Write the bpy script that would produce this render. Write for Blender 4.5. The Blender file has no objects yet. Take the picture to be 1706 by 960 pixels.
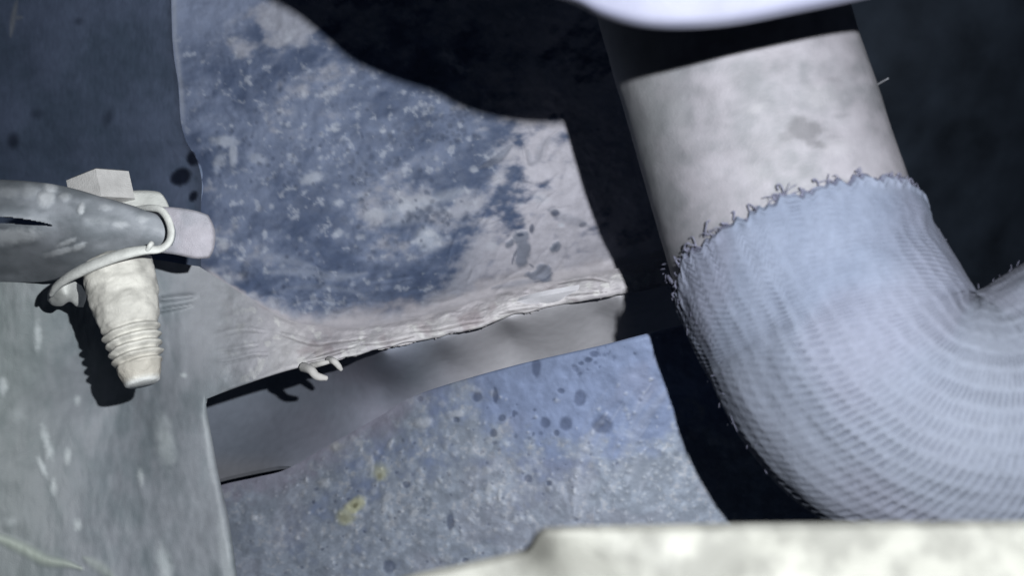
import bpy, math, random
import numpy as np
from mathutils import Vector, Matrix

random.seed(7)
RNG = np.random.default_rng(11)
scene = bpy.context.scene
COL = scene.collection

# ------------------------------------------------------------------ camera, light, exposure
FPX = 1706 * 32 / 36.0                 # focal length in photograph pixels
cam_d = bpy.data.cameras.new("camera")
cam_d.lens = 32
cam_d.sensor_width = 36
cam_d.clip_start = 0.005
cam_d.clip_end = 50
cam_d.dof.use_dof = True
cam_d.dof.focus_distance = 0.205
cam_d.dof.aperture_fstop = 23
cam = bpy.data.objects.new("camera", cam_d)
cam.rotation_euler = (math.radians(90), 0, 0)      # looks along +Y, photo-up is +Z
COL.objects.link(cam)
scene.camera = cam

world = bpy.data.worlds.new("World")
scene.world = world
world.use_nodes = True
bg = world.node_tree.nodes["Background"]
bg.inputs[0].default_value = (0.45, 0.62, 1.0, 1)
bg.inputs[1].default_value = 0.028

ld = bpy.data.lights.new("phone_torch", 'POINT')   # the phone's own torch, above right of the lens
ld.energy = 3.5
ld.color = (0.955, 0.98, 1.0)
ld.shadow_soft_size = 0.0014
lo = bpy.data.objects.new("phone_torch", ld)
lo.location = (0.029, 0.0, 0.020)
COL.objects.link(lo)

vs = scene.view_settings
vs.view_transform = 'Standard'
vs.look = 'None'
vs.gamma = 1
vs.use_curve_mapping = False
vs.exposure = 0

# ------------------------------------------------------------------ helpers
def W(x, y, d):
    """photo pixel + distance along the view axis -> world point(s)"""
    x = np.asarray(x, float); y = np.asarray(y, float); d = np.asarray(d, float)
    return np.stack([(x - 853) / FPX * d, d + 0 * x, -(y - 480) / FPX * d], -1)

def unW(p):
    return p[..., 0] / p[..., 1] * FPX + 853, 480 - p[..., 2] / p[..., 1] * FPX

_tab = np.random.default_rng(3).random((8, 256, 256))
def vnoise(x, y, seed=0):
    t = _tab[seed % 8]
    xi = np.floor(x).astype(int); yi = np.floor(y).astype(int)
    fx = x - xi; fy = y - yi
    fx = fx * fx * fx * (fx * (fx * 6 - 15) + 10); fy = fy * fy * fy * (fy * (fy * 6 - 15) + 10)
    o = seed * 37
    a = t[(xi + o) & 255, (yi + o) & 255]; b = t[(xi + 1 + o) & 255, (yi + o) & 255]
    c = t[(xi + o) & 255, (yi + 1 + o) & 255]; e = t[(xi + 1 + o) & 255, (yi + 1 + o) & 255]
    return (a * (1 - fx) + b * fx) * (1 - fy) + (c * (1 - fx) + e * fx) * fy

def fbm(x, y, size, octv=4, seed=0, gain=0.5):
    s = 0; amp = 1; tot = 0; k = 1 / size
    ca, sa = math.cos(.6), math.sin(.6)
    for i in range(octv):
        s = s + amp * vnoise(x * k + 13.7 * i, y * k + 5.1 * i, seed + i)
        tot += amp; amp *= gain; k *= 2.03
        x, y = x * ca - y * sa, x * sa + y * ca
    return s / tot

def sstep(a, b, x):
    t = np.clip((x - a) / (b - a), 0, 1)
    return t * t * (3 - 2 * t)

def spline(pts, n, closed=False):
    """centripetal-ish Catmull-Rom resampled evenly by arc length"""
    p = np.asarray(pts, float)
    if len(p) == 2:
        t = np.linspace(0, 1, n)[:, None]
        return p[0] * (1 - t) + p[1] * t
    if closed:
        q = np.vstack([p[-1], p, p[0], p[1]])
    else:
        q = np.vstack([2 * p[0] - p[1], p, 2 * p[-1] - p[-2]])
    out = []
    for i in range(1, len(q) - 2):
        t = np.linspace(0, 1, 24, endpoint=False)[:, None]
        a, b, c, d = q[i - 1], q[i], q[i + 1], q[i + 2]
        out.append(.5 * ((2 * b) + (c - a) * t + (2 * a - 5 * b + 4 * c - d) * t * t + (3 * b - a - 3 * c + d) * t ** 3))
    out = np.vstack(out + [q[-2][None]])
    L = np.concatenate([[0], np.cumsum(np.linalg.norm(np.diff(out, axis=0), axis=1))])
    s = np.linspace(0, L[-1], n)
    return np.stack([np.interp(s, L, out[:, k]) for k in range(p.shape[1])], -1)

def tps(ctrl, smooth=1e-4):
    """thin plate spline through (px, py, value) control points"""
    c = np.asarray(ctrl, float); P = c[:, :2] / 500.0; v = c[:, 2]
    n = len(c)
    def U(r2): return np.where(r2 > 0, r2 * np.log(r2 + 1e-12), 0)
    r2 = ((P[:, None] - P[None]) ** 2).sum(-1)
    A = np.zeros((n + 3, n + 3)); A[:n, :n] = U(r2) + np.eye(n) * smooth
    A[:n, n] = 1; A[:n, n + 1:] = P; A[n, :n] = 1; A[n + 1:, :n] = P.T
    w = np.linalg.solve(A, np.concatenate([v, [0, 0, 0]]))
    def f(x, y):
        x = x / 500.0; y = y / 500.0
        s = w[n] + w[n + 1] * x + w[n + 2] * y
        for i in range(n):
            s = s + w[i] * U((x - P[i, 0]) ** 2 + (y - P[i, 1]) ** 2)
        return s
    return f

class Canvas:
    """a mask over the photo-pixel plane in which stains, chips, scratches and painted highlights are stamped"""
    X0, Y0, WID, HEI = -140, -220, 1900, 1300
    def __init__(self): self.a = np.zeros((self.HEI, self.WID))
    def _win(self, x0, y0, x1, y1):
        i0 = max(0, int(y0 - self.Y0)); i1 = min(self.HEI, int(y1 - self.Y0) + 2)
        j0 = max(0, int(x0 - self.X0)); j1 = min(self.WID, int(x1 - self.X0) + 2)
        if i1 <= i0 or j1 <= j0: return None
        yy, xx = np.mgrid[i0:i1, j0:j1]
        return (slice(i0, i1), slice(j0, j1)), xx + self.X0, yy + self.Y0
    def dot(self, x, y, rx, ry=None, rot=0, val=1.0, soft=.35, rough=.0):
        ry = ry or rx; m = max(rx, ry) * (1.6 + rough)
        w = self._win(x - m, y - m, x + m, y + m)
        if w is None: return self
        sl, xx, yy = w
        c, s = math.cos(rot), math.sin(rot)
        u = ((xx - x) * c + (yy - y) * s) / rx; v = (-(xx - x) * s + (yy - y) * c) / ry
        r = np.sqrt(u * u + v * v)
        if rough: r = r + (fbm(xx * 1., yy * 1., max(3, min(rx, ry) * .8), 3, 2) - .5) * 2 * rough
        self.a[sl] = np.maximum(self.a[sl], val * (1 - sstep(1 - soft, 1 + soft, r)))
        return self
    def line(self, pts, wid, val=1.0, soft=.5, taper=True):
        p = spline(pts, max(8, int(len(pts) * 14)))
        for i, (x, y) in enumerate(p):
            t = i / (len(p) - 1); k = wid * (math.sin(math.pi * min(max(t, .04), .96)) ** .5 if taper else 1)
            self.dot(x, y, k, k, 0, val, soft)
        return self
    def get(self, x, y):
        fx = np.clip(x - self.X0, 0, self.WID - 1.01); fy = np.clip(y - self.Y0, 0, self.HEI - 1.01)
        j = fx.astype(int); i = fy.astype(int); fx = fx - j; fy = fy - i; a = self.a
        return (a[i, j] * (1 - fx) + a[i, j + 1] * fx) * (1 - fy) + (a[i + 1, j] * (1 - fx) + a[i + 1, j + 1] * fx) * fy

def lin(r, g, b):
    return np.array([((c / 255 + .055) / 1.055) ** 2.4 if c > 10 else c / 255 / 12.92 for c in (r, g, b)])

def mix(a, b, t):
    return a * (1 - t[..., None]) + b * t[..., None]

def mesh_obj(name, verts, faces, mat, parent=None, colors=None, smooth=True):
    me = bpy.data.meshes.new(name)
    v = np.asarray(verts, np.float32); f = np.asarray(faces, np.int32)
    me.vertices.add(len(v)); me.vertices.foreach_set("co", v.ravel())
    k = f.shape[1]
    me.loops.add(f.size); me.loops.foreach_set("vertex_index", f.ravel())
    me.polygons.add(len(f)); me.polygons.foreach_set("loop_start", np.arange(0, f.size, k, dtype=np.int32))
    me.polygons.foreach_set("loop_total", np.full(len(f), k, np.int32))
    me.polygons.foreach_set("use_smooth", np.full(len(f), smooth, bool))
    me.update(calc_edges=True); me.validate()
    if colors is not None:
        at = me.attributes.new("paint", 'FLOAT_COLOR', 'POINT')
        c = np.ones((len(v), 4), np.float32); c[:, :3] = colors
        at.data.foreach_set("color", c.ravel())
    me.materials.append(mat)
    o = bpy.data.objects.new(name, me)
    COL.objects.link(o)
    if parent is not None: put_under(o, parent)
    return o

def put_under(o, parent):
    o.parent = parent
    loc = Matrix.Identity(4); p = parent
    while p is not None:
        loc = Matrix.Translation(p.location) @ loc if p.type == 'EMPTY' else loc
        p = p.parent
    o.matrix_parent_inverse = loc.inverted()

def thing(name, label, cat, at, group=None):
    o = bpy.data.objects.new(name, None)
    o.location = tuple(at); o.empty_display_size = .01
    COL.objects.link(o)
    o["label"] = label; o["category"] = cat
    if group: o["group"] = group
    return o

def tag(o, label, cat):
    o["label"] = label; o["category"] = cat
    return o

def grid_faces(n, m, off=0, flip=False, wrap=False):
    j = np.arange(m if wrap else m - 1); i = np.arange(n - 1)
    I, J = np.meshgrid(i, j, indexing='ij'); J2 = (J + 1) % m
    q = np.stack([I * m + J, I * m + J2, (I + 1) * m + J2, (I + 1) * m + J], -1).reshape(-1, 4) + off
    return q[:, ::-1] if flip else q

def coons(T, B, L, R, step):
    def ln(p): return np.linalg.norm(np.diff(np.asarray(p, float), axis=0), axis=1).sum()
    m = max(4, int(max(ln(T), ln(B)) / step)); n = max(4, int(max(ln(L), ln(R)) / step))
    t = spline(T, m); b = spline(B, m); l = spline(L, n); r = spline(R, n)
    u = np.linspace(0, 1, m)[None, :, None]; v = np.linspace(0, 1, n)[:, None, None]
    S = (1 - v) * t[None] + v * b[None] + (1 - u) * l[:, None] + u * r[:, None] - (
        (1 - u) * (1 - v) * t[0] + u * (1 - v) * t[-1] + (1 - u) * v * b[0] + u * v * b[-1])
    return S[..., 0], S[..., 1], np.broadcast_to(u[..., 0], (n, m)), np.broadcast_to(v[..., 0], (n, m))

def sheet(name, T, B, L, R, step, depth, paint, mat, parent=None, thick=.003, rnd=None, relief=None, cut=None, fade=0, straight=False):
    """a plate of real thickness: four outline curves, a depth over them, rounded borders.
    rnd = dict(t/b/l/r = radius px), relief(px,py)-> metres towards the viewer"""
    x, y, u, v = coons(T, B, L, R, step)
    d = depth(x, y)
    n, m = x.shape
    if relief is not None:
        k = 1.0
        if fade:
            lv = np.linalg.norm(np.stack([np.diff(x, axis=0), np.diff(y, axis=0)], -1), axis=-1).sum(0, keepdims=True)
            k = .25 + .75 * sstep(0, fade, v * lv) * sstep(0, fade, (1 - v) * lv)
        d = d - relief(x, y) * k
    if rnd:
        lu = np.linalg.norm(np.stack([np.diff(x, axis=1), np.diff(y, axis=1)], -1), axis=-1).sum(1, keepdims=True)
        lv = np.linalg.norm(np.stack([np.diff(x, axis=0), np.diff(y, axis=0)], -1), axis=-1).sum(0, keepdims=True)
        for k, r in rnd.items():
            if callable(r): r = r(x, y)
            dist = {'t': v * lv, 'b': (1 - v) * lv, 'l': u * lu, 'r': (1 - u) * lu}[k]
            q = np.clip(1 - dist / np.maximum(r, 1e-3), 0, 1)
            d = d + np.minimum(r, 40) / FPX * .21 * (1 - np.sqrt(np.maximum(0, 1 - q * q)))
    P = W(x, y, d)
    du = np.gradient(P, axis=1); dv = np.gradient(P, axis=0)
    N = np.cross(du, dv); N /= np.linalg.norm(N, axis=-1, keepdims=True) + 1e-12
    flip = (N[..., 1].mean() > 0)
    if flip: N = -N                                   # N points to the viewer side
    Q = P + np.array([0, thick, 0]) if straight else P - N * thick
    c = paint(x, y) if callable(paint) else np.broadcast_to(paint, x.shape + (3,))
    V = np.vstack([P.reshape(-1, 3), Q.reshape(-1, 3)]); C = np.vstack([c.reshape(-1, 3)] * 2)
    F = [grid_faces(n, m, 0, flip=not flip), grid_faces(n, m, n * m, flip=flip)]
    idx = np.arange(n * m).reshape(n, m)
    ring = np.concatenate([idx[0, :], idx[1:, -1], idx[-1, -2::-1], idx[-2:0:-1, 0]])
    r2 = np.roll(ring, -1)
    rim = np.stack([ring, r2, r2 + n * m, ring + n * m], -1)
    F.append(rim if flip else rim[:, ::-1])
    if cut is not None:                               # an open slit: faces left out of both skins
        cm = cut((x[:-1, :-1] + x[1:, 1:]) / 2, (y[:-1, :-1] + y[1:, 1:]) / 2).ravel()
        F[0] = F[0][~cm]; F[1] = F[1][~cm]
    o = mesh_obj(name, V, np.vstack(F), mat, parent, C)
    me = o.data
    onr = np.zeros(len(V), bool); onr[ring] = True; onr[ring + n * m] = True
    ev = np.empty(len(me.edges) * 2, np.int32); me.edges.foreach_get("vertices", ev); ev = ev.reshape(-1, 2)
    sa = me.attributes.get("sharp_edge") or me.attributes.new("sharp_edge", 'BOOLEAN', 'EDGE')
    sa.data.foreach_set("value", onr[ev[:, 0]] & onr[ev[:, 1]])
    return o

def frames(p):
    t = np.gradient(p, axis=0); t /= np.linalg.norm(t, axis=1, keepdims=True)
    up = np.array([0, -1.0, 0]); nrm = np.zeros_like(p)
    a = up - t[0] * t[0].dot(up); a /= np.linalg.norm(a)
    for i in range(len(p)):
        a = a - t[i] * t[i].dot(a); a = a / np.linalg.norm(a); nrm[i] = a
    return t, nrm, np.cross(t, nrm)

def tube_mesh(path, rad, seg=10, flat=1.0):
    """tube with round-ish closed ends; rad scalar or per point"""
    p = np.asarray(path, float); n = len(p); r = np.broadcast_to(np.asarray(rad, float), (n,)).copy()
    t, a, b = frames(p)
    th = np.linspace(0, 2 * math.pi, seg, endpoint=False)
    ring = a[:, None] * np.cos(th)[None, :, None] * flat + b[:, None] * np.sin(th)[None, :, None]
    V = p[:, None] + ring * r[:, None, None]
    V = V.reshape(-1, 3)
    F = grid_faces(n, seg, wrap=True)
    V = np.vstack([V, p[0] - t[0] * r[0] * .5, p[-1] + t[-1] * r[-1] * .5])
    k = np.arange(seg); k2 = (k + 1) % seg
    c0 = np.stack([k2, k, np.full(seg, n * seg), np.full(seg, n * seg)], -1)
    e = (n - 1) * seg
    c1 = np.stack([e + k, e + k2, np.full(seg, n * seg + 1), np.full(seg, n * seg + 1)], -1)
    T3 = np.vstack([c0, c1])[:, :3]
    tris = np.vstack([F[:, [0, 1, 2]], F[:, [0, 2, 3]], T3])
    return V, tris

def tube(name, path, rad, mat, parent=None, seg=10, color=(.5, .5, .5), flat=1.0):
    V, F = tube_mesh(path, rad, seg, flat)
    return mesh_obj(name, V, F, mat, parent, np.broadcast_to(np.asarray(color, float), (len(V), 3)))

# ------------------------------------------------------------------ materials
def make_mat(name, rough=.6, spec=.3, n_scale=900, n_amt=.18, bump=.25, bump_d=.0002, fine=3500, metal=0.0, aniso=None):
    m = bpy.data.materials.new(name); m.use_nodes = True
    nt = m.node_tree; N = nt.nodes; Lk = nt.links
    b = N["Principled BSDF"]
    at = N.new("ShaderNodeAttribute"); at.attribute_name = "paint"
    tc = N.new("ShaderNodeTexCoord")
    n1 = N.new("ShaderNodeTexNoise"); n1.inputs["Scale"].default_value = n_scale; n1.inputs["Detail"].default_value = 5
    n2 = N.new("ShaderNodeTexNoise"); n2.inputs["Scale"].default_value = fine; n2.inputs["Detail"].default_value = 3
    Lk.new(tc.outputs["Object"], n1.inputs["Vector"]); Lk.new(tc.outputs["Object"], n2.inputs["Vector"])
    mr = N.new("ShaderNodeMapRange"); mr.inputs["From Min"].default_value = .25; mr.inputs["From Max"].default_value = .75
    mr.inputs["To Min"].default_value = 1 - n_amt; mr.inputs["To Max"].default_value = 1 + n_amt
    Lk.new(n1.outputs["Fac"], mr.inputs["Value"])
    mu = N.new("ShaderNodeVectorMath"); mu.operation = 'SCALE'
    Lk.new(at.outputs["Color"], mu.inputs[0]); Lk.new(mr.outputs["Result"], mu.inputs["Scale"])
    Lk.new(mu.outputs["Vector"], b.inputs["Base Color"])
    rr = N.new("ShaderNodeMapRange"); rr.inputs["To Min"].default_value = rough - .12; rr.inputs["To Max"].default_value = min(1, rough + .12)
    Lk.new(n1.outputs["Fac"], rr.inputs["Value"]); Lk.new(rr.outputs["Result"], b.inputs["Roughness"])
    b.inputs["Specular IOR Level"].default_value = spec
    b.inputs["Metallic"].default_value = metal
    ad = N.new("ShaderNodeMath"); ad.operation = 'ADD'
    Lk.new(n1.outputs["Fac"], ad.inputs[0]); Lk.new(n2.outputs["Fac"], ad.inputs[1])
    bp = N.new("ShaderNodeBump"); bp.inputs["Strength"].default_value = bump; bp.inputs["Distance"].default_value = bump_d
    Lk.new(ad.outputs[0], bp.inputs["Height"]); Lk.new(bp.outputs["Normal"], b.inputs["Normal"])
    return m

M_paint = make_mat("dirty_blue_paint", rough=.66, spec=.28, n_scale=420, n_amt=.12, bump=.24, bump_d=.0003)
M_dust = make_mat("dusty_sealant", rough=.8, spec=.2, n_scale=420, n_amt=.10, bump=.35, bump_d=.0003)
M_grey = make_mat("grey_coated_steel", rough=.58, spec=.3, n_scale=350, n_amt=.08, bump=.2, bump_d=.0003)
M_zinc = make_mat("dusty_zinc", rough=.6, spec=.3, n_scale=450, n_amt=.14, bump=.45, bump_d=.0003)
M_pipe = make_mat("weathered_alloy", rough=.62, spec=.3, n_scale=260, n_amt=.14, bump=.3, bump_d=.0003)
M_knit = make_mat("knitted_sleeve", rough=.9, spec=.1, n_scale=900, n_amt=.10, bump=.5, bump_d=.00018, fine=5000)
M_white = make_mat("pale_plastic", rough=.5, spec=.3, n_scale=120, n_amt=.10, bump=.15, bump_d=.0004)
M_cream = make_mat("cream_casting", rough=.7, spec=.25, n_scale=90, n_amt=.12, bump=.3, bump_d=.0006)
M_black = make_mat("black_plastic", rough=.7, spec=.2, n_scale=30, n_amt=.5, bump=.3, bump_d=.002)

# ------------------------------------------------------------------ background: added dark backing sheet, folded to give faint light patches
x0 = W(np.linspace(-900, 2700, 60)[None].repeat(40, 0), np.linspace(-700, 1700, 40)[:, None].repeat(60, 1), 0.62)
xx, yy = unW(x0)
x0[..., 1] += .05 * np.sin(xx / 330 + yy / 240) + .03 * fbm(xx, yy, 300, 3, 1)
backing_o = mesh_obj("dark_backing", x0.reshape(-1, 3), grid_faces(40, 60), M_black, None,
                 np.broadcast_to(np.array([.052, .068, .094]), (2400, 3)))
backing_o["kind"] = "structure"

# ------------------------------------------------------------------ chassis beam
beam = thing("chassis_beam", "dented blue painted chassis beam with dusty welded seam running behind the pipe", "chassis beam", W(700, 960, .24))

EDGE_L = [(283, -170), (287, 60), (297, 140), (301, 200), (310, 235), (326, 262), (336, 300), (335, 345), (336, 400), (335, 445)]
SEAM_T = [(335, 445), (400, 490), (480, 536), (560, 548), (640, 543), (740, 520), (850, 487), (940, 468), (1030, 450), (1360, 385)]

BLUE = lin(110, 121, 146) * .66
DKBLUE = lin(72, 85, 112) * .66
DUST = lin(162, 165, 178) * .56
PINK = lin(190, 188, 198) * .62
CHALK = lin(198, 204, 216) * .58
GREYMETAL = lin(124, 130, 146) * .58

# stamped marks on the upper panel
dk = Canvas(); ch = Canvas(); pl = Canvas(); ridge = Canvas()
def cluster(cv, x, y, sx, sy, n, r0, r1, rot=0, val=.8, soft=.75):
    for _ in range(n):
        a, b = random.gauss(0, sx), random.gauss(0, sy)
        c, s = math.cos(rot), math.sin(rot); r = random.uniform(r0, r1)
        cv.dot(x + a * c - b * s, y + a * s + b * c, r, r * random.uniform(.6, 1.1), random.random() * 3, val * random.uniform(.6, 1), soft, .5)
for a in [(700, 212, 26, 7, 34, 2, 6, -.6), (755, 190, 20, 7, 22, 2, 6, -.4), (765, 222, 14, 5, 14, 3, 6), (730, 232, 14, 4, 10, 2, 4),
          (650, 275, 12, 6, 14, 2, 5, -.5), (600, 300, 10, 16, 24, 2, 5), (720, 355, 22, 10, 34, 2, 6), (760, 360, 14, 6, 12, 2, 5),
          (700, 362, 7, 5, 8, 4, 8), (410, 460, 8, 8, 9, 3, 8), (605, 335, 4, 8, 6, 2, 5), (520, 450, 40, 20, 26, 1.5, 4),
          (450, 250, 60, 40, 22, 2, 4), (560, 260, 90, 60, 26, 2, 4), (640, 400, 40, 20, 12, 2, 5), (480, 200, 80, 30, 14, 2, 4)]:
    cluster(dk, *a)
cluster(ch, 540, 290, 110, 80, 60, 1.5, 4.5, 0, .6)
cluster(ch, 470, 430, 90, 40, 26, 2, 5, 0, .5)
for x, y, rx, ry, r, v in [(520, 297, 20, 9, -.3, .8), (713, 398, 22, 20, .2, .8), (557, 215, 8, 4, 0, .9), (638, 218, 5, 4, 0, .9), (430, 265, 14, 9, .3, .5),
                           (565, 338, 8, 6, 0, .7), (565, 388, 7, 6, 0, .7), (600, 395, 8, 5, 0, .6), (375, 235, 22, 9, 0, .75), (388, 255, 7, 22, 0, .75),
                           (365, 270, 10, 16, .3, .5), (790, 282, 7, 5, 0, .8), (820, 410, 12, 9, 0, .4), (900, 330, 14, 9, .4, .4), (935, 375, 5, 4, 0, .9)]:
    ch.dot(x, y, rx, ry, r, v, .5, .35)
# peeled-off grey patches (recessed) in the dusty coat
for x, y, rx, ry, r in [(868, 396, 13, 11, 0), (872, 415, 11, 20, .1), (868, 432, 10, 12, 0), (905, 455, 16, 13, .5), (890, 460, 14, 7, .2), (925, 412, 7, 10, .7),
                        (850, 405, 10, 5, -.6), (905, 448, 11, 8, 0)]:
    pl.dot(x, y, rx, ry, r, 1, .25, .3)
pl.line([(800, 279), (815, 272), (832, 262), (852, 242)], 6, .9, .4)
pl.line([(880, 250), (886, 272), (898, 262), (905, 240), (928, 225), (938, 215)], 7, .35, .8)
pl.line([(915, 350), (940, 362), (970, 372), (980, 376)], 8, .4, .6)
pl.line([(820, 480), (870, 470), (905, 465)], 5, .5, .6)
dk.dot(925, 355, 7, 6, 0, .95, .4, .3); dk.dot(886, 381, 4, 8, .1, .9); dk.dot(867, 391, 6, 3, 0, .9); dk.dot(925, 412, 3, 6, .7, .5)
dk.line([(800, 279), (815, 271), (830, 264)], 3, .7); dk.line([(966, 376), (976, 372)], 4, .6)
for i in range(26):      # fine wrinkles / brush marks in the dusty corner
    x = random.uniform(740, 960); y = random.uniform(300, 500); a = random.gauss(-.95, .35); l = random.uniform(18, 60)
    ridge.line([(x, y), (x + math.cos(a) * l * .5 + random.uniform(-4, 4), y + math.sin(a) * l * .5), (x + math.cos(a) * l, y + math.sin(a) * l)], random.uniform(1.5, 3.4), random.uniform(.3, 1), .7)
for i in range(16):
    x = random.uniform(420, 760); y = random.uniform(470, 530); l = random.uniform(30, 90)
    ridge.line([(x, y), (x + l * .5, y - random.uniform(-3, 9)), (x + l, y - random.uniform(0, 16))], random.uniform(1.5, 3), random.uniform(.3, 1), .7)
ridge.line([(870, 240), (880, 275), (900, 268), (912, 235), (936, 214)], 4, 1, .7)
ridge.line([(860, 300), (905, 310), (930, 290)], 4, .7, .7)

corner = tps([(300, 0, .3), (300, 200, .1), (400, 60, .55), (400, 330, .0), (480, 200, .12), (600, 120, .35), (560, 300, .1), (650, 260, .0), (700, 200, .05), (760, 230, .1), (830, 200, .7),
              (800, 260, .35), (860, 250, .95), (930, 230, .95), (640, 350, .62), (720, 330, .65), (780, 360, .7), (700, 400, .35), (600, 430, .12), (500, 400, .1), (420, 430, .25),
              (560, 500, .15), (680, 490, .3), (780, 440, .8), (850, 420, .95), (950, 420, 1.0), (600, 540, .75), (720, 515, .8), (480, 530, .6), (400, 485, .6),
              (345, 440, .5), (1000, 300, 1), (1300, 200, 1), (500, 120, .5), (440, 30, .7), (330, 300, .35)], 2e-3)

for p, w, v in [([(410, 425), (470, 432), (530, 448)], 7, .3), ([(440, 455), (500, 452), (560, 462), (610, 455)], 7, .35), ([(480, 480), (540, 478), (600, 488)], 5, .2),
                ([(610, 362), (660, 350), (710, 338), (770, 318)], 12, .6), ([(640, 375), (690, 362), (740, 345)], 9, .4), ([(360, 240), (378, 236), (390, 240)], 6, .5)]:
    ch.line(p, w, v, .95)
dk.line([(853, 440), (857, 425), (862, 415)], 2, .8); dk.line([(890, 470), (908, 466), (920, 455)], 2.2, .6); dk.line([(882, 440), (890, 446)], 2, .6)
def paint_upper(x, y):
    w = corner(x, y)
    xs = (x * .92 - y * .39) * .5; ys = x * .39 + y * .92            # dirt is smeared along the beam
    n1 = fbm(xs, ys, 55, 5, 1); n2 = fbm(xs * 1.3, ys, 20, 4, 3); n3 = fbm(x * .6 + y * .4, y - x * .2, 9, 3, 5)
    c = mix(DKBLUE, BLUE, sstep(.30, .66, n1 * .6 + n2 * .4))
    dust = sstep(.36, .74, w * .72 + (n1 - .5) * .75 + (n2 - .5) * .7 + (n3 - .5) * .25 + .09)
    c = mix(c, mix(DUST, PINK, sstep(780, 880, x + .25 * (y - 300))), dust * (.82 + .1 * w.clip(0, 1)))
    chal = sstep(.60, .74, fbm(x, y, 13, 4, 6) * .7 + n2 * .3) * .40
    c = mix(c, CHALK, chal * (1 - sstep(.5, .9, w)))
    speck = sstep(.58, .72, fbm(x, y, 14, 3, 2)) * .3 * (1 - sstep(.45, .8, w))
    c = mix(c, DKBLUE * .75, speck)
    clean = (1 - sstep(400, 440, x + .8 * (y - 20) + (n2 - .5) * 40)) * (1 - sstep(30, 110, y + (n2 - .5) * 30))
    c = mix(c, lin(140, 152, 180) * .50, clean * .9)
    yb = np.interp(x, [335, 400, 480, 560, 640, 740, 850, 940, 1030, 1360], [445, 490, 536, 548, 543, 520, 487, 468, 450, 385])
    lo = 34 * sstep(420, 620, x) + 10
    c = mix(c, lin(186, 182, 188) * .60, (1 - sstep(.15, 1, (yb - y) / lo + (n2 - .5) * 1.2)) * .9)
    e = edge_dist(x, y)
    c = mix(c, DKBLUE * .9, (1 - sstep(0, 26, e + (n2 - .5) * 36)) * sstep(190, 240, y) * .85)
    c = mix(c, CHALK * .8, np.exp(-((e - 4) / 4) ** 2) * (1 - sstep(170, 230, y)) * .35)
    c = mix(c, GREYMETAL, pl.get(x, y) * .9)
    c = mix(c, CHALK, ch.get(x, y) * .62)
    c = mix(c, DKBLUE * .62, dk.get(x, y) * .85)
    return c

d_up = tps([(283, -170, .242), (283, 200, .240), (343, 300, .2385), (335, 445, .2300), (500, 100, .240), (600, 300, .2400), (600, 470, .235), (560, 548, .2220), (740, 520, .2210), (740, 350, .2400), (740, 450, .2340),
            (850, 300, .2420), (850, 487, .2200), (850, 420, .2330), (960, 400, .2340), (1030, 450, .2190), (1030, 200, .2470), (1360, -170, .252), (1360, 300, .2420), (1360, 385, .2190), (700, -170, .243), (480, 536, .2240), (400, 490, .2260)])
def edge_dist(x, y):
    return x - np.interp(y, [p[1] for p in EDGE_L], [p[0] for p in EDGE_L])
def rel_upper(x, y):
    dent = (fbm(x, y, 160, 3, 4) - .5) * .0035
    r = (fbm(x, y, 28, 4, 1) - .5) * .0009 + (fbm(x, y, 9, 3, 3) - .5) * .00028
    yb = np.interp(x, [335, 400, 480, 560, 640, 740, 850, 940, 1030, 1360], [445, 490, 536, 548, 543, 520, 487, 468, 450, 385])
    tuck = .0012 * (1 - sstep(2, 22, yb - y)) * sstep(400, 480, x)      # tucked behind the flange
    return (dent + r) * sstep(0, 30, edge_dist(x, y)) * sstep(0, 30, yb - y) - tuck - pl.get(x, y) * .00055 + ridge.get(x, y) * .0004 + ch.get(x, y) * .0002 + dk.get(x, y) * -.0002
sheet("upper_panel", [(283, -170), (820, -172), (1360, -170)], SEAM_T, EDGE_L, [(1360, -170), (1362, 100), (1360, 385)], 2.3,
      d_up, paint_upper, M_paint, beam, thick=.002, relief=rel_upper)

# dark side panel turning the corner away from the torch
sp = Canvas()
sp.dot(323, 263, 11, 13, .2, 1, .3, .12); sp.dot(301, 294, 17, 13, -.5, 1, .3, .12); sp.dot(322, 327, 6, 9, .5, .95, .4, .1)
sp.dot(22, 235, 9, 12, 0, .5, .7); sp.dot(60, 190, 10, 8, 0, .3, .8); sp.dot(180, 195, 8, 12, .4, .3, .8); sp.dot(130, 35, 8, 6, 0, .3, .8)
sc = Canvas()
sc.line([(18, 60), (22, 30), (28, 0)], 4, .8, .8); sc.line([(20, 30), (38, 28)], 3, .6, .8)
def d_side2(x, y):
    t = -edge_dist(x, y); return d_up(x + t, y) + .00027 * t + .0012 * (np.sqrt(t.clip(0) / 60 + .01) - .1)
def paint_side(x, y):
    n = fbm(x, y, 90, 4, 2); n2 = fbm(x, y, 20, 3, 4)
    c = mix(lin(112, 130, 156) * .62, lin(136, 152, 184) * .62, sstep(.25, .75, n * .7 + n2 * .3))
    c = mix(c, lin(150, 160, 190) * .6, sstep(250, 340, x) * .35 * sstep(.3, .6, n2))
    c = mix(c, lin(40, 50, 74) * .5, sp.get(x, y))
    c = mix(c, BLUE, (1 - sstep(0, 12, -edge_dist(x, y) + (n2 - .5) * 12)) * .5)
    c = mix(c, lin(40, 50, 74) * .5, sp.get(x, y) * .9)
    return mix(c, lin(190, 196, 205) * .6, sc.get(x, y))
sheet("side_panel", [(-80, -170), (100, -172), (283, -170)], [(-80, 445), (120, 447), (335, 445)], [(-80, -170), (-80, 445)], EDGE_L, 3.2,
      d_side2, paint_side, M_paint, beam, thick=.002, relief=lambda x, y: ((fbm(x, y, 90, 3, 2) - .5) * .003 - sp.get(x, y) * .0006) * sstep(0, 30, -edge_dist(x, y)))

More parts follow.
